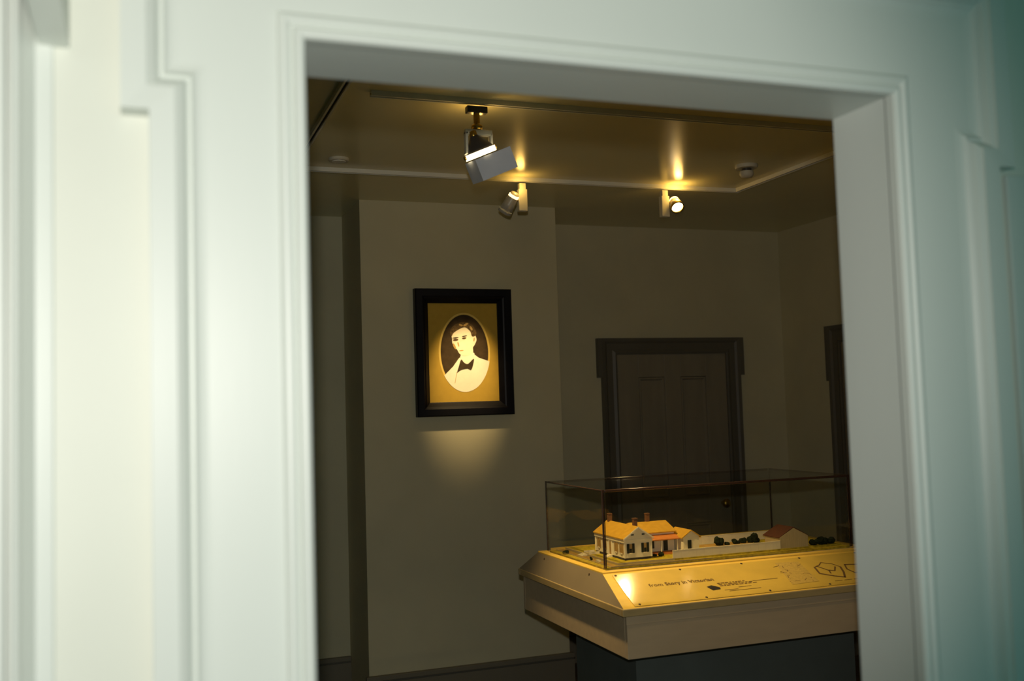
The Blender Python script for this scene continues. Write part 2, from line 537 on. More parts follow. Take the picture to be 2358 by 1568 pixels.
def small_lamp(label, bx, side, head_back, head_front, target, power, angle, blend, leak_p, leak_loc, glow_lens, TF=TF):
    t = Thing('track_spotlight', (bx, TF, 2.72), label, 'spotlight', 'track spotlights')
    t.part(MB().box(bx - .017, bx + .017, TF - .014, TF + .014, 2.688, 2.721), 'track_adapter', M['lampwhite'], .002)
    t.part(MB().box(bx - .023, bx + .023, TF - .017, TF + .017, 2.578, 2.690), 'transformer_box', M['lampwhite'], .003)
    hb, hf = Vector(head_back), Vector(head_front)
    ax = (hf - hb).normalized()
    L = (hf - hb).length
    mid = hb + ax * L * .35
    s = Vector((bx + side * .023, TF, mid.z + .004))
    t.part(MB().tube([(0, .007), ((mid - s).length, .007)], s, mid - s, 12), 'swivel_arm', M['brass'])
    t.part(MB().tube([(-.014, .012), (-.010, .021), (0, .024)], hb, ax, 24), 'back_cap', M['chrome'])
    t.part(MB().tube([(0, .026), (.014, .027)], hb, ax, 24), 'glowing_collar', M['glow_low'], label='glowing vent collar')
    t.part(MB().tube([(.014, .028), (L * .5, .031), (L - .012, .034), (L - .012, .030)], hb, ax, 28, (True, False)), 'housing', M['chrome'])
    t.part(MB().tube([(L - .014, .036), (L, .036), (L, .031), (L - .010, .030)], hb, ax, 28, (False, False)), 'front_ring', M['brass'] if glow_lens else M['chrome'])
    t.part(MB().tube([(L - .011, .0005), (L - .010, .0305)], hb, ax, 24), 'lens', M['glow'], label='lit lens')
    lamp_light('spot_' + str(len(bpy.data.lights)), tuple(hf + ax * .012), target, power, angle, blend, .022)
    if leak_p:
        leak('leak_' + str(len(bpy.data.lights)), leak_loc, leak_p)

small_lamp('small white track spotlight aimed at the portrait, right below the boxy one', 1.827, -1,
           (1.782, TF - .01, 2.660), (1.745, TF + .045, 2.578), (1.715, 5.41, 1.79), 82.0, 30, 1.0, .35, (1.80, TF - .06, 2.692), False)
small_lamp('small track spotlight with its glowing bulb facing the doorway, right of the others', 2.636, 1,
           (2.698, TF + .005, 2.672), (2.690, TF - .046, 2.622), (2.30, 3.55, .92), 24.0, 70, .8, .7, (2.698, TF - .055, 2.695), True)

small_lamp('added unseen track spotlight on the right-hand track, nearest the doorway wall', TR - .0, 1,  # extra lamp out of view, added to light the model's front warmly
           (TR + .06, 2.60, 2.672), (TR + .035, 2.63, 2.612), (2.0, 3.55, .90), 15.0, 52, .8, .0, (TR, 2.55, 2.69), False, 2.60)

# ------------------------------------------------------------------ ceiling devices
t = Thing('smoke_detector', (2.82, 4.24, CZ), 'round cream smoke detector near the right corner of the track', 'smoke detector')
t.part(MB().tube([(0, .054), (.010, .056), (.018, .052)], (2.82, 4.24, CZ), (0, 0, -1), 36), 'base', M['plastic'])
t.part(MB().tube([(.018, .024), (.032, .024)], (2.82, 4.24, CZ), (0, 0, -1), 28), 'neck', M['lampdark'])
t.part(MB().tube([(.032, .033), (.048, .034), (.060, .028), (.064, .012)], (2.82, 4.24, CZ), (0, 0, -1), 32), 'sensor_cap', M['plastic'])
t = Thing('ceiling_disc', (.866, 4.556, CZ), 'thin round disc fixed to the ceiling at the left', 'ceiling disc')
t.part(MB().tube([(0, .047), (.008, .047), (.013, .041)], (.866, 4.556, CZ), (0, 0, -1), 36), 'rim', M['plastic'])
t.part(MB().tube([(.0128, .032), (.0165, .030)], (.866, 4.556, CZ), (0, 0, -1), 32), 'cover', M['track'])

# ------------------------------------------------------------------ framed portrait
FX0, FX1, FZ0, FZ1 = 1.428, 1.990, 1.556, 2.262
FY = YC - .05
t = Thing('framed_portrait', ((FX0 + FX1) / 2, YC, FZ0), 'black framed oval portrait of a man in a bow tie', 'framed picture')
RW = .078
RP = [(0, -.0005), (0, .044), (.006, .050), (.040, .050), (.046, .045), (.054, .042), (RW - .004, .022), (RW, .019), (RW, .004)]
for name, pth in (('rail', [(FX0, FZ1), (FX0, FZ0)]), ('rail', [(FX0, FZ0), (FX1, FZ0)]), ('rail', [(FX1, FZ0), (FX1, FZ1)]), ('rail', [(FX1, FZ1), (FX0, FZ1)])):
    (u0, v0), (u1, v1) = pth
    tx, tz = (u1 - u0), (v1 - v0)
    L = math.hypot(tx, tz); tx, tz = tx / L, tz / L
    nx, nz = -tz, tx                     # towards the picture
    rows = []
    for (u, v, s) in ((u0, v0, 1), (u1, v1, -1)):
        rows.append([(u + nx * d + s * tx * d, YC - p, v + nz * d + s * tz * d) for d, p in RP])
    k = len(RP)
    mb = MB().add(rows[0] + rows[1], [(j, j + 1, k + j + 1, k + j) for j in range(k - 1)] + [tuple(reversed(range(k))), tuple(range(k, 2 * k))])
    t.part(mb, name, M['black'])
my = YC - .010
t.part(MB().box(FX0 + RW - .002, FX1 - RW + .002, my, my + .008, FZ0 + RW - .002, FZ1 - RW + .002), 'mat_board', M['mat_board'])
OCX, OCZ, OA, OB = 1.715, 1.909, .150, .222
def ell(a, b, n=64):
    return [(OCX + a * math.cos(2 * math.pi * i / n), OCZ + b * math.sin(2 * math.pi * i / n)) for i in range(n)]
def flat(poly, k, name, material, parent=None):
    y = my - .0005 * k
    return t.part(MB().prism(poly, 'y', y, y + .0004), name, material, parent=parent)
def smooth(pts, n=5):
    out = []
    N = len(pts)
    for i in range(N):
        p0, p1, p2, p3 = (Vector(pts[(i + j - 1) % N]) for j in range(4))
        for s in range(n):
            u = s / n
            out.append(tuple(0.5 * ((2 * p1) + (p2 - p0) * u + (2 * p0 - 5 * p1 + 4 * p2 - p3) * u * u + (3 * p1 - p0 - 3 * p2 + p3) * u ** 3)))
    return out
pr = flat(ell(OA, OB), 1, 'oval_print', M['print_line'])
flat(ell(OA - .011, OB - .011), 2, 'background', M['print_dark'], pr)
# coat: shoulders, closed below by the oval
def inside(x, z, g=.004):
    return ((x - OCX) / (OA - g)) ** 2 + ((z - OCZ) / (OB - g)) ** 2
sh = [(1.588, 1.774), (1.604, 1.792), (1.6445, 1.8296), (1.6805, 1.8762), (1.694, 1.886), (1.7146, 1.853), (1.7621, 1.880), (1.7686, 1.8985), (1.797, 1.8776), (1.850, 1.860)]
arc = []
a0 = math.atan2((1.860 - OCZ) / OB, (1.850 - OCX) / OA)
a1 = math.atan2((1.774 - OCZ) / OB, (1.588 - OCX) / OA)
for i in range(33):
    a = a0 + (a1 - a0) * i / 32
    arc.append((OCX + (OA - .001) * math.cos(a), OCZ + (OB - .001) * math.sin(a)))
flat(sh + arc, 3, 'coat', M['print_light'], pr)
flat(smooth([(1.6938, 1.8955), (1.7631, 1.9087), (1.7690, 1.8835), (1.7319, 1.847), (1.7089, 1.8545), (1.6948, 1.8705)], 3), 4, 'collar', M['print_light'], pr)
flat(smooth([(1.641, 2.004), (1.651, 2.022), (1.7088, 2.052), (1.7435, 2.042), (1.7620, 2.014), (1.7790, 2.004), (1.7863, 1.9784), (1.7749, 1.9516), (1.7640, 1.935), (1.763, 1.9059), (1.7333, 1.8906), (1.7041, 1.8887), (1.6825, 1.904), (1.6720, 1.9235), (1.6540, 1.9434), (1.6440, 1.962), (1.6440, 1.985)], 4), 5, 'face', M['print_face'], pr)
flat(smooth([(1.632, 2.008), (1.638, 2.040), (1.6664, 2.0667), (1.7095, 2.079), (1.7464, 2.0724), (1.7731, 2.0489), (1.7862, 2.0205), (1.7787, 2.0009), (1.7599, 1.9982), (1.7501, 2.0262), (1.7205, 2.0486), (1.6851, 2.0376), (1.6527, 2.0173), (1.642, 2.000)], 4), 6, 'hair', M['print_hair'], pr)
def blob(cx, cz, a, b, rot, k, name, material, n=20):
    c, s = math.cos(rot), math.sin(rot)
    flat([(cx + a * math.cos(2 * math.pi * i / n) * c - b * math.sin(2 * math.pi * i / n) * s,
           cz + a * math.cos(2 * math.pi * i / n) * s + b * math.sin(2 * math.pi * i / n) * c) for i in range(n)], k, name, material, pr)
blob(1.6640, 1.9790, .016, .0065, .10, 6, 'eye', M['print_hair'])
blob(1.7140, 1.9880, .013, .0055, .15, 6, 'eye', M['print_hair'])
blob(1.6640, 1.9905, .018, .0035, .12, 7, 'eyebrow', M['print_dark'])
blob(1.7160, 1.9995, .016, .0032, .20, 7, 'eyebrow', M['print_dark'])
blob(1.6790, 1.9540, .004, .014, .25, 6, 'nose', M['print_shade'])
blob(1.6950, 1.9190, .014, .0032, .12, 6, 'mouth', M['print_shade'])
blob(1.6560, 1.9430, .006, .018, .45, 6, 'cheek_shade', M['print_shade'])
blob(1.7720, 1.9800, .004, .011, -.2, 6, 'ear_shade', M['print_shade'])
blob(1.7250, 2.0640, .016, .006, .5, 7, 'hair_light', M['print_shade'])
blob(1.7560, 2.0440, .006, .014, .5, 7, 'hair_light', M['print_shade'])
blob(1.6960, 2.0620, .012, .005, -.3, 7, 'hair_light', M['print_shade'])
flat(smooth([(1.6676, 1.7969), (1.6793, 1.8346), (1.6931, 1.8689), (1.7088, 1.852), (1.7319, 1.8438), (1.7667, 1.8735), (1.7622, 1.8389), (1.7496, 1.8102), (1.7311, 1.8171), (1.7078, 1.8153), (1.6843, 1.8079)], 3), 7, 'bow_tie', M['print_dark'], pr)
flat([(1.652, 1.738), (1.6545, 1.738), (1.668, 1.800), (1.6655, 1.800)], 7, 'lapel_line', M['print_shade'], pr)

# ------------------------------------------------------------------ display case
SX0, SX1, SY0, SY1, SZ = 1.662, 2.925, 3.587, 4.262, .950       # sill, outer edge
RX0, RX1, RY0, RY1, RZ = 1.628, 2.962, 3.352, 4.430, .860       # rim, outer edge
t = Thing('display_case', ((SX0 + SX1) / 2, (RY0 + RY1) / 2, 0), 'low cream exhibit case with sloping information panel on a dark pedestal', 'display case')
case = t
t.part(MB().box(1.785, 2.80, 3.58, 4.15, 0.0, .677), 'pedestal', M['pedestal'])
t.part(MB().box(1.76, 2.825, 3.555, 4.175, 0.0, .10), 'plinth', M['pedestal'], .004)
fz0, fz1 = .677, .832
fx0, fx1, fy0, fy1 = 1.650, 2.940, 3.369, 4.424
t.part(MB().box(fx0, fx1, fy0, fy0 + .02, fz0, fz1), 'fascia', M['case'], .0015)
t.part(MB().box(fx0, fx1, fy1 - .02, fy1, fz0, fz1), 'fascia', M['case'], .0015)
t.part(MB().box(fx0, fx0 + .02, fy0 + .0205, fy1 - .0205, fz0, fz1), 'fascia', M['case'], .0015)
t.part(MB().box(fx1 - .02, fx1, fy0 + .0205, fy1 - .0205, fz0, fz1), 'fascia', M['case'], .0015)
t.part(MB().box(fx0 + .02, fx1 - .02, fy0 + .02, fy1 - .02, fz0 + .004, fz0 + .016), 'underside_board', M['pedestal'])
t.part(MB().box(fx0 - .004, fx1 + .004, fy0 - .005, fy0 - .0005, .800, fz1), 'batten', M['case'], .001)
# rim frame
for a in ((RX0, RX1, RY0, RY0 + .022), (RX0, RX1, RY1 - .022, RY1), (RX0, RX0 + .022, RY0 + .0225, RY1 - .0225), (RX1 - .022, RX1, RY0 + .0225, RY1 - .0225)):
    t.part(MB().box(a[0], a[1], a[2], a[3], .832, RZ), 'rim_strip', M['rimwood'], .003)
# sloping panels as solid slabs
th = .008
def slab(p, name, material, nrm, bevel=0.0, label=None, parent=None, thick=th):
    n = Vector(nrm).normalized()
    q = [Vector(a) - n * thick for a in p] + [Vector(a) for a in p]
    return t.part(MB().hexa(q), name, material, bevel, label, parent)
in_ = .004
rx0, rx1, ry0, ry1, rz = RX0 + in_, RX1 - in_, RY0 + in_, RY1 - in_, RZ
FN = (0, -.09, .23)
slab([(rx0, ry0, rz), (rx1, ry0, rz), (SX1, SY0, SZ), (SX0, SY0, SZ)], 'front_slope', M['rim'], FN, label='sloping front frame')
slab([(rx0, ry1, rz), (rx0, ry0, rz), (SX0, SY0, SZ), (SX0, SY1, SZ)], 'left_slope', M['taupe'], (-.09, 0, .03), label='steep taupe end panel')
slab([(rx1, ry0, rz), (rx1, ry1, rz), (SX1, SY1, SZ), (SX1, SY0, SZ)], 'right_slope', M['taupe'], (.09, 0, .033))
slab([(rx1, ry1, rz), (rx0, ry1, rz), (SX0, SY1, SZ), (SX1, SY1, SZ)], 'back_slope', M['taupe'], (0, .09, .165))
# sill frame round the model
for a in ((SX0, SX1, SY0, SY0 + .034), (SX0, SX1, SY1 - .02, SY1), (SX0, SX0 + .034, SY0 + .0345, SY1 - .0205), (SX1 - .034, SX1, SY0 + .0345, SY1 - .0205)):
    t.part(MB().box(a[0], a[1], a[2], a[3], SZ - .004, SZ + .006), 'sill_strip', M['rim'], .002)
t.part(MB().box(SX0 + .03, SX1 - .03, SY0 + .03, SY1 - .018, SZ - .02, SZ - .0005), 'deck', M['case'])
# information panel, lying on the slope
e = Vector((0, .23, .09)).normalized()
n = Vector((0, -.09, .23)).normalized()
p0 = Vector((0, 3.357, .860))
S = lambda u, v, h=0.0: Vector((u, 0, 0)) + p0 + e * v + n * h
def spoly(poly, h, name, material, parent, thick=.0004):
    N = len(poly)
    if parent is not None:               # printed matter was measured along a slightly flatter slope
        poly = [(u + (.256 - v) * .1, v * .884) for u, v in poly]
    q = [S(u, v, h) for u, v in poly] + [S(u, v, h + thick) for u, v in poly]
    area = sum(poly[i][0] * poly[(i + 1) % N][1] - poly[(i + 1) % N][0] * poly[i][1] for i in range(N))
    fs = [tuple(reversed(range(N))), tuple(range(N, 2 * N))] + [(i, (i + 1) % N, N + (i + 1) % N, N + i) for i in range(N)]
    if area < 0:
        fs = [tuple(reversed(f)) for f in fs]
    return t.part(MB().add(q, fs), name, material, 0, None, parent)
ip = spoly([(1.681, .006), (2.907, .006), (2.893, .229), (1.693, .229)], .0012, 'information_panel', M['panel'], None, .0022)
H = .0044
def text(body, u, v, size, h, material, bold=0.0):
    cu = bpy.data.curves.new('text', 'FONT')
    cu.body = body
    cu.size = size
    cu.offset = bold
    cu.resolution_u = 2
    ob = bpy.data.objects.new('text', cu)
    COL.objects.link(ob)
    bpy.context.view_layer.update()
    me = bpy.data.meshes.new_from_object(ob)
    bpy.data.objects.remove(ob)
    vs = [tuple(S(u + p.co.x, v + p.co.y, h)) for p in me.vertices]
    fs = [tuple(p.vertices) for p in me.polygons]
    bpy.data.meshes.remove(me)
    return t.part(MB().add(vs, fs), 'lettering', material, 0, None, ip)
text('from', 1.800, .121, .030, H, M['ink'], .0002)
text('Story in Victorian', 1.868, .121, .0295, H, M['ink'], .0006)
spoly([(2.006, .094), (2.030, .101), (2.055, .080), (2.050, .066), (2.014, .062)], H - .0003, 'printed_vignette', M['ink_dark'], ip)
for k in range(3):
    u, v = 2.062, .109 - k * .0105
    while u < 2.185 + .02 * k:
        wd = random.uniform(.008, .02)
        spoly([(u, v), (u + wd, v), (u + wd, v + .005), (u, v + .005)], H - .0003, 'printed_word', M['ink'], ip)
        u += wd + random.uniform(.003, .007)
for (u0, u1, v) in ((2.130, 2.186, .067), (2.060, 2.120, .054), (2.075, 2.215, .044), (2.216, 2.33, .104)):
    spoly([(u0, v), (u1, v), (u1, v + .0022), (u0, v + .0022)], H - .0003, 'printed_rule', M['ink'], ip)
mp_ = [(2.404, .230), (2.508, .222), (2.484, .048), (2.356, .043)]
mp = spoly(mp_, H - .0004, 'printed_map', M['ink_pale'], ip, .0003)
for k in range(26):
    a, b = random.random(), random.random()
    la = Vector(mp_[0]).lerp(Vector(mp_[1]), a).lerp(Vector(mp_[3]).lerp(Vector(mp_[2]), a), b)
    d = Vector((random.uniform(-.03, .03), random.uniform(-.02, .02)))
    l2 = la + d
    if not (2.37 < l2.x < 2.49 and .06 < l2.y < .21):
        l2 = la - d * .3
    w_ = Vector((-(l2 - la).y, (l2 - la).x)).normalized() * .0011
    spoly([tuple(la - w_), tuple(l2 - w_), tuple(l2 + w_), tuple(la + w_)], H - .0001, 'map_line', M['ink'], ip, .0002)
def stroke(pts, wd, material, close=True):
    N = len(pts)
    for i in range(N if close else N - 1):
        a, b = Vector(pts[i]), Vector(pts[(i + 1) % N])
        w_ = Vector((-(b - a).y, (b - a).x)).normalized() * wd
        x_ = (b - a).normalized() * wd * .5
        spoly([tuple(a - x_ - w_), tuple(b + x_ - w_), tuple(b + x_ + w_), tuple(a - x_ + w_)], H - .0003, 'printed_outline', material, ip, .0003)
em = [(2.545, .162), (2.578, .176), (2.600, .196), (2.640, .176), (2.658, .146), (2.640, .100), (2.614, .058), (2.574, .078), (2.530, .108)]
stroke(em[4:] + em[:1], .0042, M['ink'], False)
stroke(em[:5], .0022, M['ink'], False)
stroke([(2.560, .170), (2.585, .128), (2.610, .118), (2.636, .150)], .0030, M['ink'], False)
stroke([(2.588, .126), (2.578, .100)], .0030, M['ink'], False)
stroke([(2.690, .160), (2.672, .120), (2.685, .085), (2.74, .09), (2.76, .15)], .0032, M['ink'])
for k in range(5):
    v = .035 + .0 * k
    u = 2.55 + k * .045
    spoly([(u, v), (u + .035, v), (u + .035, v + .002), (u, v + .002)], H - .0003, 'printed_rule', M['ink'], ip)
for u in (1.704, 1.982, 2.260, 2.535, 2.812):
    t.part(MB().tube([(0, .0046), (.002, .0046), (.0028, .003)], S(u, .222, .0034), n, 12), 'screw', M['screw'])
for u in (1.704, 1.982, 2.260, 2.535, 2.812):
    t.part(MB().tube([(0, .0046), (.002, .0046), (.0028, .003)], S(u, .0145, .0034), n, 12), 'screw', M['screw'])
ln = Vector((-.09, 0, .03)).normalized()
for yy in (3.70, 4.17):
    t.part(MB().tube([(0, .0046), (.0022, .004)], Vector((1.6568, yy, .934)), ln, 12), 'screw', M['screw'])

# acrylic cover
VX0, VX1, VY0, VY1, VZ0, VZ1 = 1.703, 2.880, 3.659, 4.252, SZ + .0062, 1.262
cv = Thing('acrylic_cover', ((VX0 + VX1) / 2, (VY0 + VY1) / 2, VZ0), 'clear acrylic box cover over the house model', 'case cover')
g = .006
cv.part(MB().box(VX0 + g, VX1 - g, VY0, VY0 + g, VZ0, VZ1 - .0105), 'pane', M['acrylic'])
cv.part(MB().box(VX0 + g, VX1 - g, VY1 - g, VY1, VZ0, VZ1 - g), 'pane', M['acrylic'])
cv.part(MB().box(VX0, VX0 + g, VY0 + g, VY1 - g, VZ0, VZ1 - g), 'pane', M['acrylic'])
cv.part(MB().box(VX1 - g, VX1, VY0 + g, VY1 - g, VZ0, VZ1 - g), 'pane', M['acrylic'])
cv.part(MB().box(VX0 + g, VX1 - g, VY0 + g, VY1 - g, VZ1 - g, VZ1), 'pane', M['acrylic'])
for x in (VX0, VX1 - g):
    for y in (VY0, VY1 - g):
        w_ = .006 if y > 4 else .012
        cv.part(MB().box(x if x < 2 else x + g - w_, x + w_ if x < 2 else x + g, y, y + g, VZ0, VZ1), 'corner_edge', M['edge'], .001)
for y in (VY0, VY1 - g):
    cv.part(MB().box(VX0 + .013, VX1 - .013, y, y + g, VZ1 - .010, VZ1), 'top_edge', M['edge'], .0024)
for x in (VX0, VX1 - g):
    cv.part(MB().box(x, x + g, VY0 + g, VY1 - g, VZ1 - g, VZ1), 'top_edge', M['edge'], .0024)

# ------------------------------------------------------------------ the model under the cover
GZ = SZ + .0
g0 = Thing('miniature_landscape', (2.29, 3.95, GZ), 'golden green miniature landscape board with earth walks under the model cottage', 'model landscape')
g0.part(MB().box(1.712, 2.872, 3.668, 4.243, GZ, .9565), 'ground', M['lawn'])
g0.part(MB().box(1.788, 2.86, 3.708, 4.235, .9565, .9635), 'raised_lawn', M['lawn'])
for a in ((1.784, 2.04, 3.704, 3.7085), (1.784, 1.7885, 3.709, 4.235)):
    g0.part(MB().box(a[0], a[1], a[2], a[3], .9565, .9655), 'kerb', M['mtan'])
for a in ((1.752, 1.776, 3.694, 4.235), (1.752, 2.10, 3.682, 3.6935)):
    g0.part(MB().box(a[0], a[1], a[2], a[3], .9565, .9580), 'walk', M['earth'])
g0.part(MB().box(1.740, 1.744, 3.676, 4.235, .9565, .9600), 'kerb', M['mtan'])
g0.part(MB().box(1.744, 2.20, 3.674, 3.678, .9565, .9595), 'kerb', M['mtan'])
g0.part(MB().box(1.715, 2.868, 4.2355, 4.2415, .9565, .968), 'backing_strip', M['rim'])
g0.part(MB().box(2.30, 2.55, 3.80, 3.99, .9635, .9650), 'garden_bed', M['earth'])

h = Thing('model_house', (1.98, 3.90, .9635), 'miniature white cottage with orange shingle roofs and dark shutters', 'model house')
X0, X1, Y0, Y1, ZF, ZE_, ZR = 1.845, 1.966, 3.762, 4.042, .9635, 1.050, 1.094
xm = (X0 + X1) / 2
h.part(MB().box(X0 + .001, X1 - .001, Y0 + .001, Y1 - .001, ZF, .9725), 'foundation', M['mdarkfound'])
h.part(MB().prism([(X0, .9725), (X1, .9725), (X1, ZE_ + .004), (xm, ZR - .004), (X0, ZE_ + .004)], 'y', Y0, Y1), 'main_block', M['mwhite'])
ov = .008
def roof(x0, x1, y0, y1, ze, zr, axis, name, material, thick=.004):
    """gable roof: two slopes with thickness; axis = ridge direction"""
    if axis == 'y':
        m_ = (x0 + x1) / 2
        a = [(x0, ze), (m_, zr), (x1, ze), (x1, ze - thick), (m_, zr - thick), (x0, ze - thick)]
        h_ = MB().prism(a, 'y', y0, y1)
    else:
        m_ = (y0 + y1) / 2
        a = [(y0, ze), (m_, zr), (y1, ze), (y1, ze - thick), (m_, zr - thick), (y0, ze - thick)]
        h_ = MB().prism(a, 'x', x0, x1)
    return h_, material
r, _ = roof(X0 - ov, X1 + ov, Y0 - .006, Y1 + .006, ZE_ + .001, ZR + .003, 'y', '', None)
h.part(r, 'roof', M['mroof'])
for s, xx in ((0, X0 - .0045), (1, X1 + .0005)):
    h.part(MB().box(xx, xx + .004, Y0 - .003, Y1 + .003, 1.034, 1.0455), 'frieze', M['mwhite'])
# gable trim boards
for s in (-1, 1):
    xe = xm + s * (X1 - X0 + 2 * ov) / 2
    q = [(xe, Y0 - .0085, ZE_ - .006), (xm, Y0 - .0085, ZR - .004), (xm, Y0 - .0062, ZR - .004), (xe, Y0 - .0062, ZE_ - .006)]
    q2 = [(a, b, c + .0065) for a, b, c in q]
    q = q if s < 0 else q[::-1]
    q2 = q2 if s < 0 else q2[::-1]
    h.part(MB().hexa(q + q2), 'rake_board', M['mwhite'])
# gable windows, shutters, attic vents
def front_window(xc, z0, z1, w_=.013, y=None, sh=.0105):
    y = Y0 if y is None else y
    wn = h.part(MB().box(xc - w_ / 2, xc + w_ / 2, y - .0012, y + .001, z0, z1), 'window', M['msash'])
    h.part(MB().box(xc - w_ / 2 + .0015, xc + w_ / 2 - .0015, y - .0016, y - .001, z0 + .0015, z0 + (z1 - z0) * .48), 'pane', M['mdark'], parent=wn)
    h.part(MB().box(xc - w_ / 2 - .002, xc + w_ / 2 + .002, y - .004, y, z0 - .003, z0), 'sill', M['mwhite'], parent=wn)
    for s in (-1, 1):
        a = xc + s * (w_ / 2 + sh / 2)
        h.part(MB().box(a - sh / 2, a + sh / 2, y - .0026, y, z0, z1 + .001), 'shutter', M['mdark'])
front_window(1.8715, .9915, 1.0285)
front_window(1.9370, .9915, 1.0285)
for xx in (1.881, 1.930):
    h.part(MB().box(xx - .006, xx + .006, Y0 - .002, Y0, 1.062, 1.0665), 'attic_vent', M['mdark'])
h.part(MB().box(X0 - .0025, X1 + .0025, Y0 - .0022, Y0, 1.0395, 1.0455), 'belt_board', M['mwhite'])
# long side (faces left): windows with shutters, front door
def side_window(yc, z0, z1, w_=.014, sh=.010):
    wn = h.part(MB().box(X0 - .0012, X0 + .001, yc - w_ / 2, yc + w_ / 2, z0, z1), 'window', M['msash'])
    h.part(MB().box(X0 - .004, X0, yc - w_ / 2 - .002, yc + w_ / 2 + .002, z0 - .003, z0), 'sill', M['mwhite'], parent=wn)
    for s in (-1, 1):
        a = yc + s * (w_ / 2 + sh / 2)
        h.part(MB().box(X0 - .0026, X0, a - sh / 2, a + sh / 2, z0, z1 + .001), 'shutter', M['msash'])
for yc in (3.790, 3.838, 3.950, 4.005):
    side_window(yc, .9905, 1.0275)
dr = h.part(MB().box(X0 - .0014, X0, 3.884, 3.904, .9745, 1.026), 'front_door', M['msash'])
for yy in (3.880, 3.905):
    h.part(MB().box(X0 - .003, X0, yy, yy + .003, .9725, 1.030), 'door_casing', M['mwhite'], parent=dr)
for k in range(3):
    h.part(MB().box(X0 - .010 * (k + 1), X0 - .010 * k - .0005, 3.878, 3.910, .9635, .9725 - .003 * k), 'step', M['mwhite'])
for x in (X0, X1):
    for y in (Y0, Y1):
        h.part(MB().box(x - .0025, x + .0025, y - .0025, y + .0025, .9725, 1.040), 'corner_board', M['mwhite'])
# rear wing, ridge across
WX0, WX1, WY0, WY1 = 1.967, 2.130, 3.868, 4.035
h.part(MB().prism([(WY0, .9725), (WY1, .9725), (WY1, 1.055), ((WY0 + WY1) / 2, 1.084), (WY0, 1.055)], 'x', WX0, WX1), 'rear_wing', M['mwhite'])
h.part(MB().box(WX0, WX1, WY0 + .002, WY1 - .002, .9635, .9725), 'foundation', M['mdarkfound'])
r, _ = roof(WX0 - .012, WX1 + .008, WY0 - .010, WY1 + .010, 1.0535, 1.0895, 'x', '', None)
h.part(r, 'roof', M['mroof'])
# porch along the wing
h.part(MB().box(WX0, WX1 + .002, WY0 - .042, WY0 - .0005, .9635, .9715), 'porch_floor', M['mporch'])
h.part(MB().hexa([(WX0 + .002, WY0 - .048, 1.0235), (WX1 + .004, WY0 - .048, 1.0235), (WX1 + .004, WY0 - .0005, 1.0375), (WX0 + .002, WY0 - .0005, 1.0375),
                  (WX0 + .002, WY0 - .048, 1.0275), (WX1 + .004, WY0 - .048, 1.0275), (WX1 + .004, WY0 - .0005, 1.0415), (WX0 + .002, WY0 - .0005, 1.0415)]), 'porch_roof', M['mporch'])
for xx in (1.978, 2.046, 2.122):
    h.part(MB().box(xx - .002, xx + .002, WY0 - .044, WY0 - .040, .9715, 1.0245), 'porch_post', M['mwhite'])
h.part(MB().box(2.078, 2.098, WY0 - .0025, WY0, .9735, 1.018), 'porch_door', M['mdark'])
h.part(MB().box(2.022, 2.034, WY0 - .0025, WY0, .986, 1.016), 'shutter', M['mdark'])
h.part(MB().box(1.998, 2.010, WY0 - .0025, WY0, .986, 1.016), 'shutter', M['mdark'])
# kitchen wing with the gable to the front
KX0, KX1, KY0, KY1 = 2.138, 2.212, 3.803, 3.93
km = (KX0 + KX1) / 2
h.part(MB().prism([(KX0, .9635), (KX1, .9635), (KX1, 1.0325), (km, 1.0565), (KX0, 1.0325)], 'y', KY0, KY1), 'kitchen_wing', M['mwhite'])
r, _ = roof(KX0 - .009, KX1 + .009, KY0 - .006, KY1 + .006, 1.0305, 1.0605, 'y', '', None)
h.part(r, 'roof', M['mroof'])
h.part(MB().box(2.158, 2.175, KY0 - .002, KY0, .9665, 1.018), 'kitchen_door', M['mdark'])
# chimneys
def chim(x, y, z0, z1, w_=.016):
    c_ = h.part(MB().box(x - w_ / 2, x + w_ / 2, y - w_ / 2, y + w_ / 2, z0, z1), 'chimney', M['mbrick'])
    h.part(MB().box(x - w_ / 2 - .0015, x + w_ / 2 + .0015, y - w_ / 2 - .0015, y + w_ / 2 + .0015, z1 - .004, z1 - .0005), 'chimney_cap', M['mbrick'], parent=c_)
chim(xm, 4.022, 1.085, 1.127)
chim(xm + .008, 3.800, 1.080, 1.127)
chim(2.052, 3.957, 1.080, 1.124)

def model_thing(name, mb, material, label, cat, loc, group=None):
    o = mb.build(name, material, None, 0, loc)
    return tag(o, label, cat, group)

# barn
b = Thing('model_barn', (2.62, 3.77, .9635), 'miniature tan barn with dark red roof at the right end of the model', 'model barn')
b.part(MB().prism([(2.552, .9635), (2.692, .9635), (2.692, 1.010), (2.622, 1.046), (2.552, 1.010)], 'y', 3.712, 3.826), 'walls', M['mtan'])
r, _ = roof(2.546, 2.698, 3.7135, 3.832, 1.0100, 1.0505, 'y', '', None, .003)
b.part(r, 'roof', M['mbarnroof'])
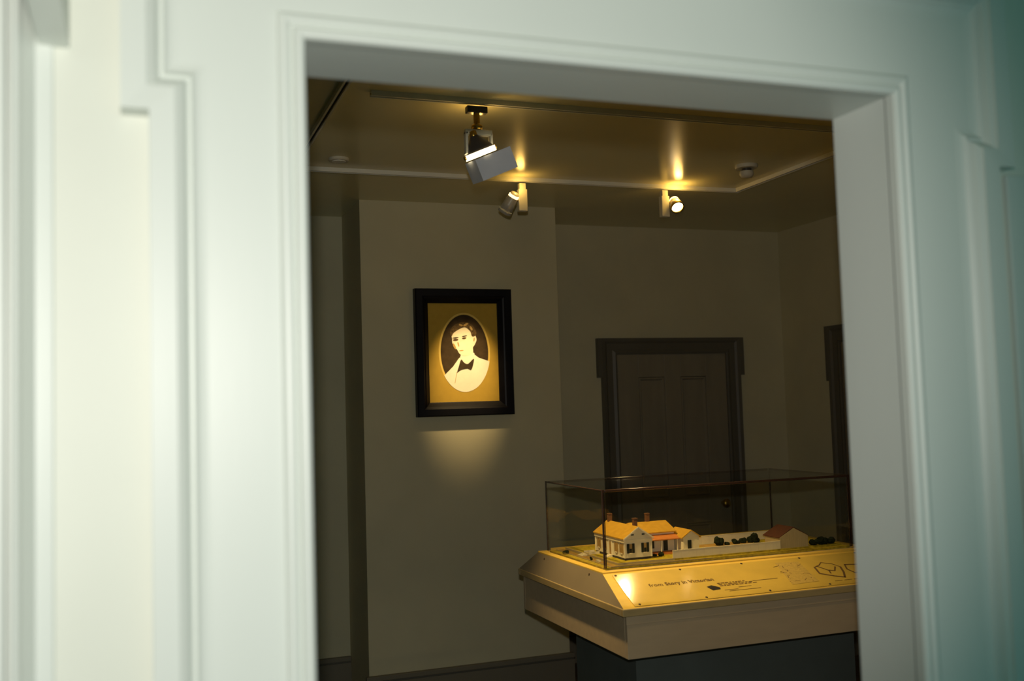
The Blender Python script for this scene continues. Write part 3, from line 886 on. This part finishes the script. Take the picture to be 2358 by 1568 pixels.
# fences: board panels with posts and cap
def fence(x0, y0, x1, y1, ztop, label, npan):
    f = Thing('model_fence', ((x0 + x1) / 2, (y0 + y1) / 2, .9635), label, 'model fence', 'board fences of the model')
    L = math.hypot(x1 - x0, y1 - y0)
    dx, dy = (x1 - x0) / L, (y1 - y0) / L
    nx, ny = -dy, dx
    def seg(a, c, w0, w1, z0, z1):
        q = []
        for z in (z0, z1):
            for s, w_ in ((a, w0), (c, w0), (c, w1), (a, w1)):
                q.append((x0 + dx * s + nx * w_, y0 + dy * s + ny * w_, z))
        return MB().hexa(q)
    pw = L / npan
    for k in range(npan):
        f.part(seg(k * pw + .0002, (k + 1) * pw - .0002, 0, .002, .960, ztop - .0015), 'board_panel', M['mwhite'])
    for k in range(npan + 1):
        s = min(k * pw, L - .002)
        f.part(seg(s, s + .002, .0021, .004, .960, ztop - .001), 'post', M['mwhite'])
    f.part(seg(0, L, -.0008, .0045, ztop - .0015, ztop), 'cap_rail', M['mwhite'])
fence(2.036, 3.7105, 2.551, 3.7105, .9965, 'long white board fence along the front of the model yard', 14)
fence(2.300, 4.000, 2.690, 4.000, 1.000, 'white board fence at the back of the model garden', 10)
fence(2.690, 3.834, 2.690, 3.998, .998, 'short white board fence behind the model barn', 4)

def shrub(name, c, r, sq, label, cat, group, n=5):
    mb = MB()
    import bmesh
    for k in range(n):
        bm = bmesh.new()
        bmesh.ops.create_icosphere(bm, subdivisions=2, radius=1.0)
        ox, oy, oz = (random.uniform(-.55, .55) * r, random.uniform(-.55, .55) * r, random.uniform(0, .5) * r * sq) if k else (0, 0, 0)
        rr = r * random.uniform(.55, .85)
        base = len(mb.v)
        for v in bm.verts:
            j = 1 + random.uniform(-.22, .22)
            mb.v.append((c[0] + ox + v.co.x * rr * j, c[1] + oy + v.co.y * rr * j, max(c[2], c[2] + rr * sq * .8 + oz + v.co.z * rr * sq * j)))
        for f_ in bm.faces:
            mb.f.append(tuple(base + v.index for v in f_.verts)); mb.s.append(False)
        bm.free()
    return model_thing(name, mb, M['mbush'], label, cat, c, group)
G2 = 'dark shrubs of the model'
Z1 = .9635
shrub('model_shrub', (2.385, 3.93, Z1), .020, 1.1, 'dark model shrub in the garden nearest the cottage', 'shrub', G2)
shrub('model_shrub', (2.425, 3.93, Z1), .014, .6, 'low dark model shrub second from the cottage in the garden', 'shrub', G2)
shrub('model_shrub', (2.475, 3.94, Z1), .017, .8, 'dark model shrub in the middle of the garden row', 'shrub', G2)
shrub('model_shrub', (2.512, 3.94, Z1), .018, .85, 'dark model shrub third from the barn in the garden', 'shrub', G2)
shrub('model_shrub', (2.553, 3.93, Z1), .019, 1.25, 'tallest dark model shrub in the garden close to the barn', 'shrub', G2)
shrub('model_shrub', (2.583, 3.93, Z1), .013, .8, 'small dark model shrub beside the barn wall', 'shrub', G2)
shrub('model_shrub', (2.730, 3.73, Z1), .024, .7, 'low dark model shrub directly right of the barn', 'shrub', G2)
shrub('model_shrub', (2.775, 3.735, Z1), .026, .85, 'wide dark model shrub in the middle right of the barn', 'shrub', G2)
shrub('model_shrub', (2.822, 3.74, Z1), .022, .7, 'dark model shrub farthest right near the cover edge', 'shrub', G2)
shrub('model_shrub', (2.022, 3.795, Z1), .014, .7, 'small dark model shrub beside the cottage porch', 'shrub', G2)
shrub('model_shrub', (2.000, 3.800, Z1), .010, .7, 'tiny dark model shrub at the cottage corner by the porch', 'shrub', G2)
shrub('model_shrub', (1.728, 4.10, .9565), .016, .7, 'dark model shrub alone at the far left corner', 'shrub', G2)
shrub('model_shrub', (1.744, 3.868, .9600), .009, 1.1, 'tiny dark round model shrub beside the front walk', 'shrub', G2, 2)

st = Thing('model_stairs', (1.78, 4.03, .9565), 'pale boardwalk and steps leading left from the cottage', 'model steps')
st.part(MB().box(1.7895, 1.838, 3.995, 4.040, .9636, .9672), 'landing', M['mtan'])
st.part(MB().box(1.7895, 1.838, 3.990, 3.9945, .9636, .9740), 'side_wall', M['mwhite'])
st.part(MB().box(1.7895, 1.838, 4.0405, 4.045, .9636, .9740), 'side_wall', M['mwhite'])
for k in range(3):
    st.part(MB().box(1.7835 - .009 * (k + 1), 1.7835 - .009 * k - .0003, 3.995, 4.040, .9581, .9660 - .0022 * k), 'tread', M['mwhite'])
cb = Thing('model_carriage_block', (1.752, 3.838, .9580), 'tiny pale stepped block by the front walk of the model', 'model block')
cb.part(MB().box(1.753, 1.765, 3.826, 3.846, .9581, .9640), 'upper_step', M['mwhite'])
cb.part(MB().box(1.7531, 1.765, 3.816, 3.8255, .9581, .9610), 'lower_step', M['mwhite'])
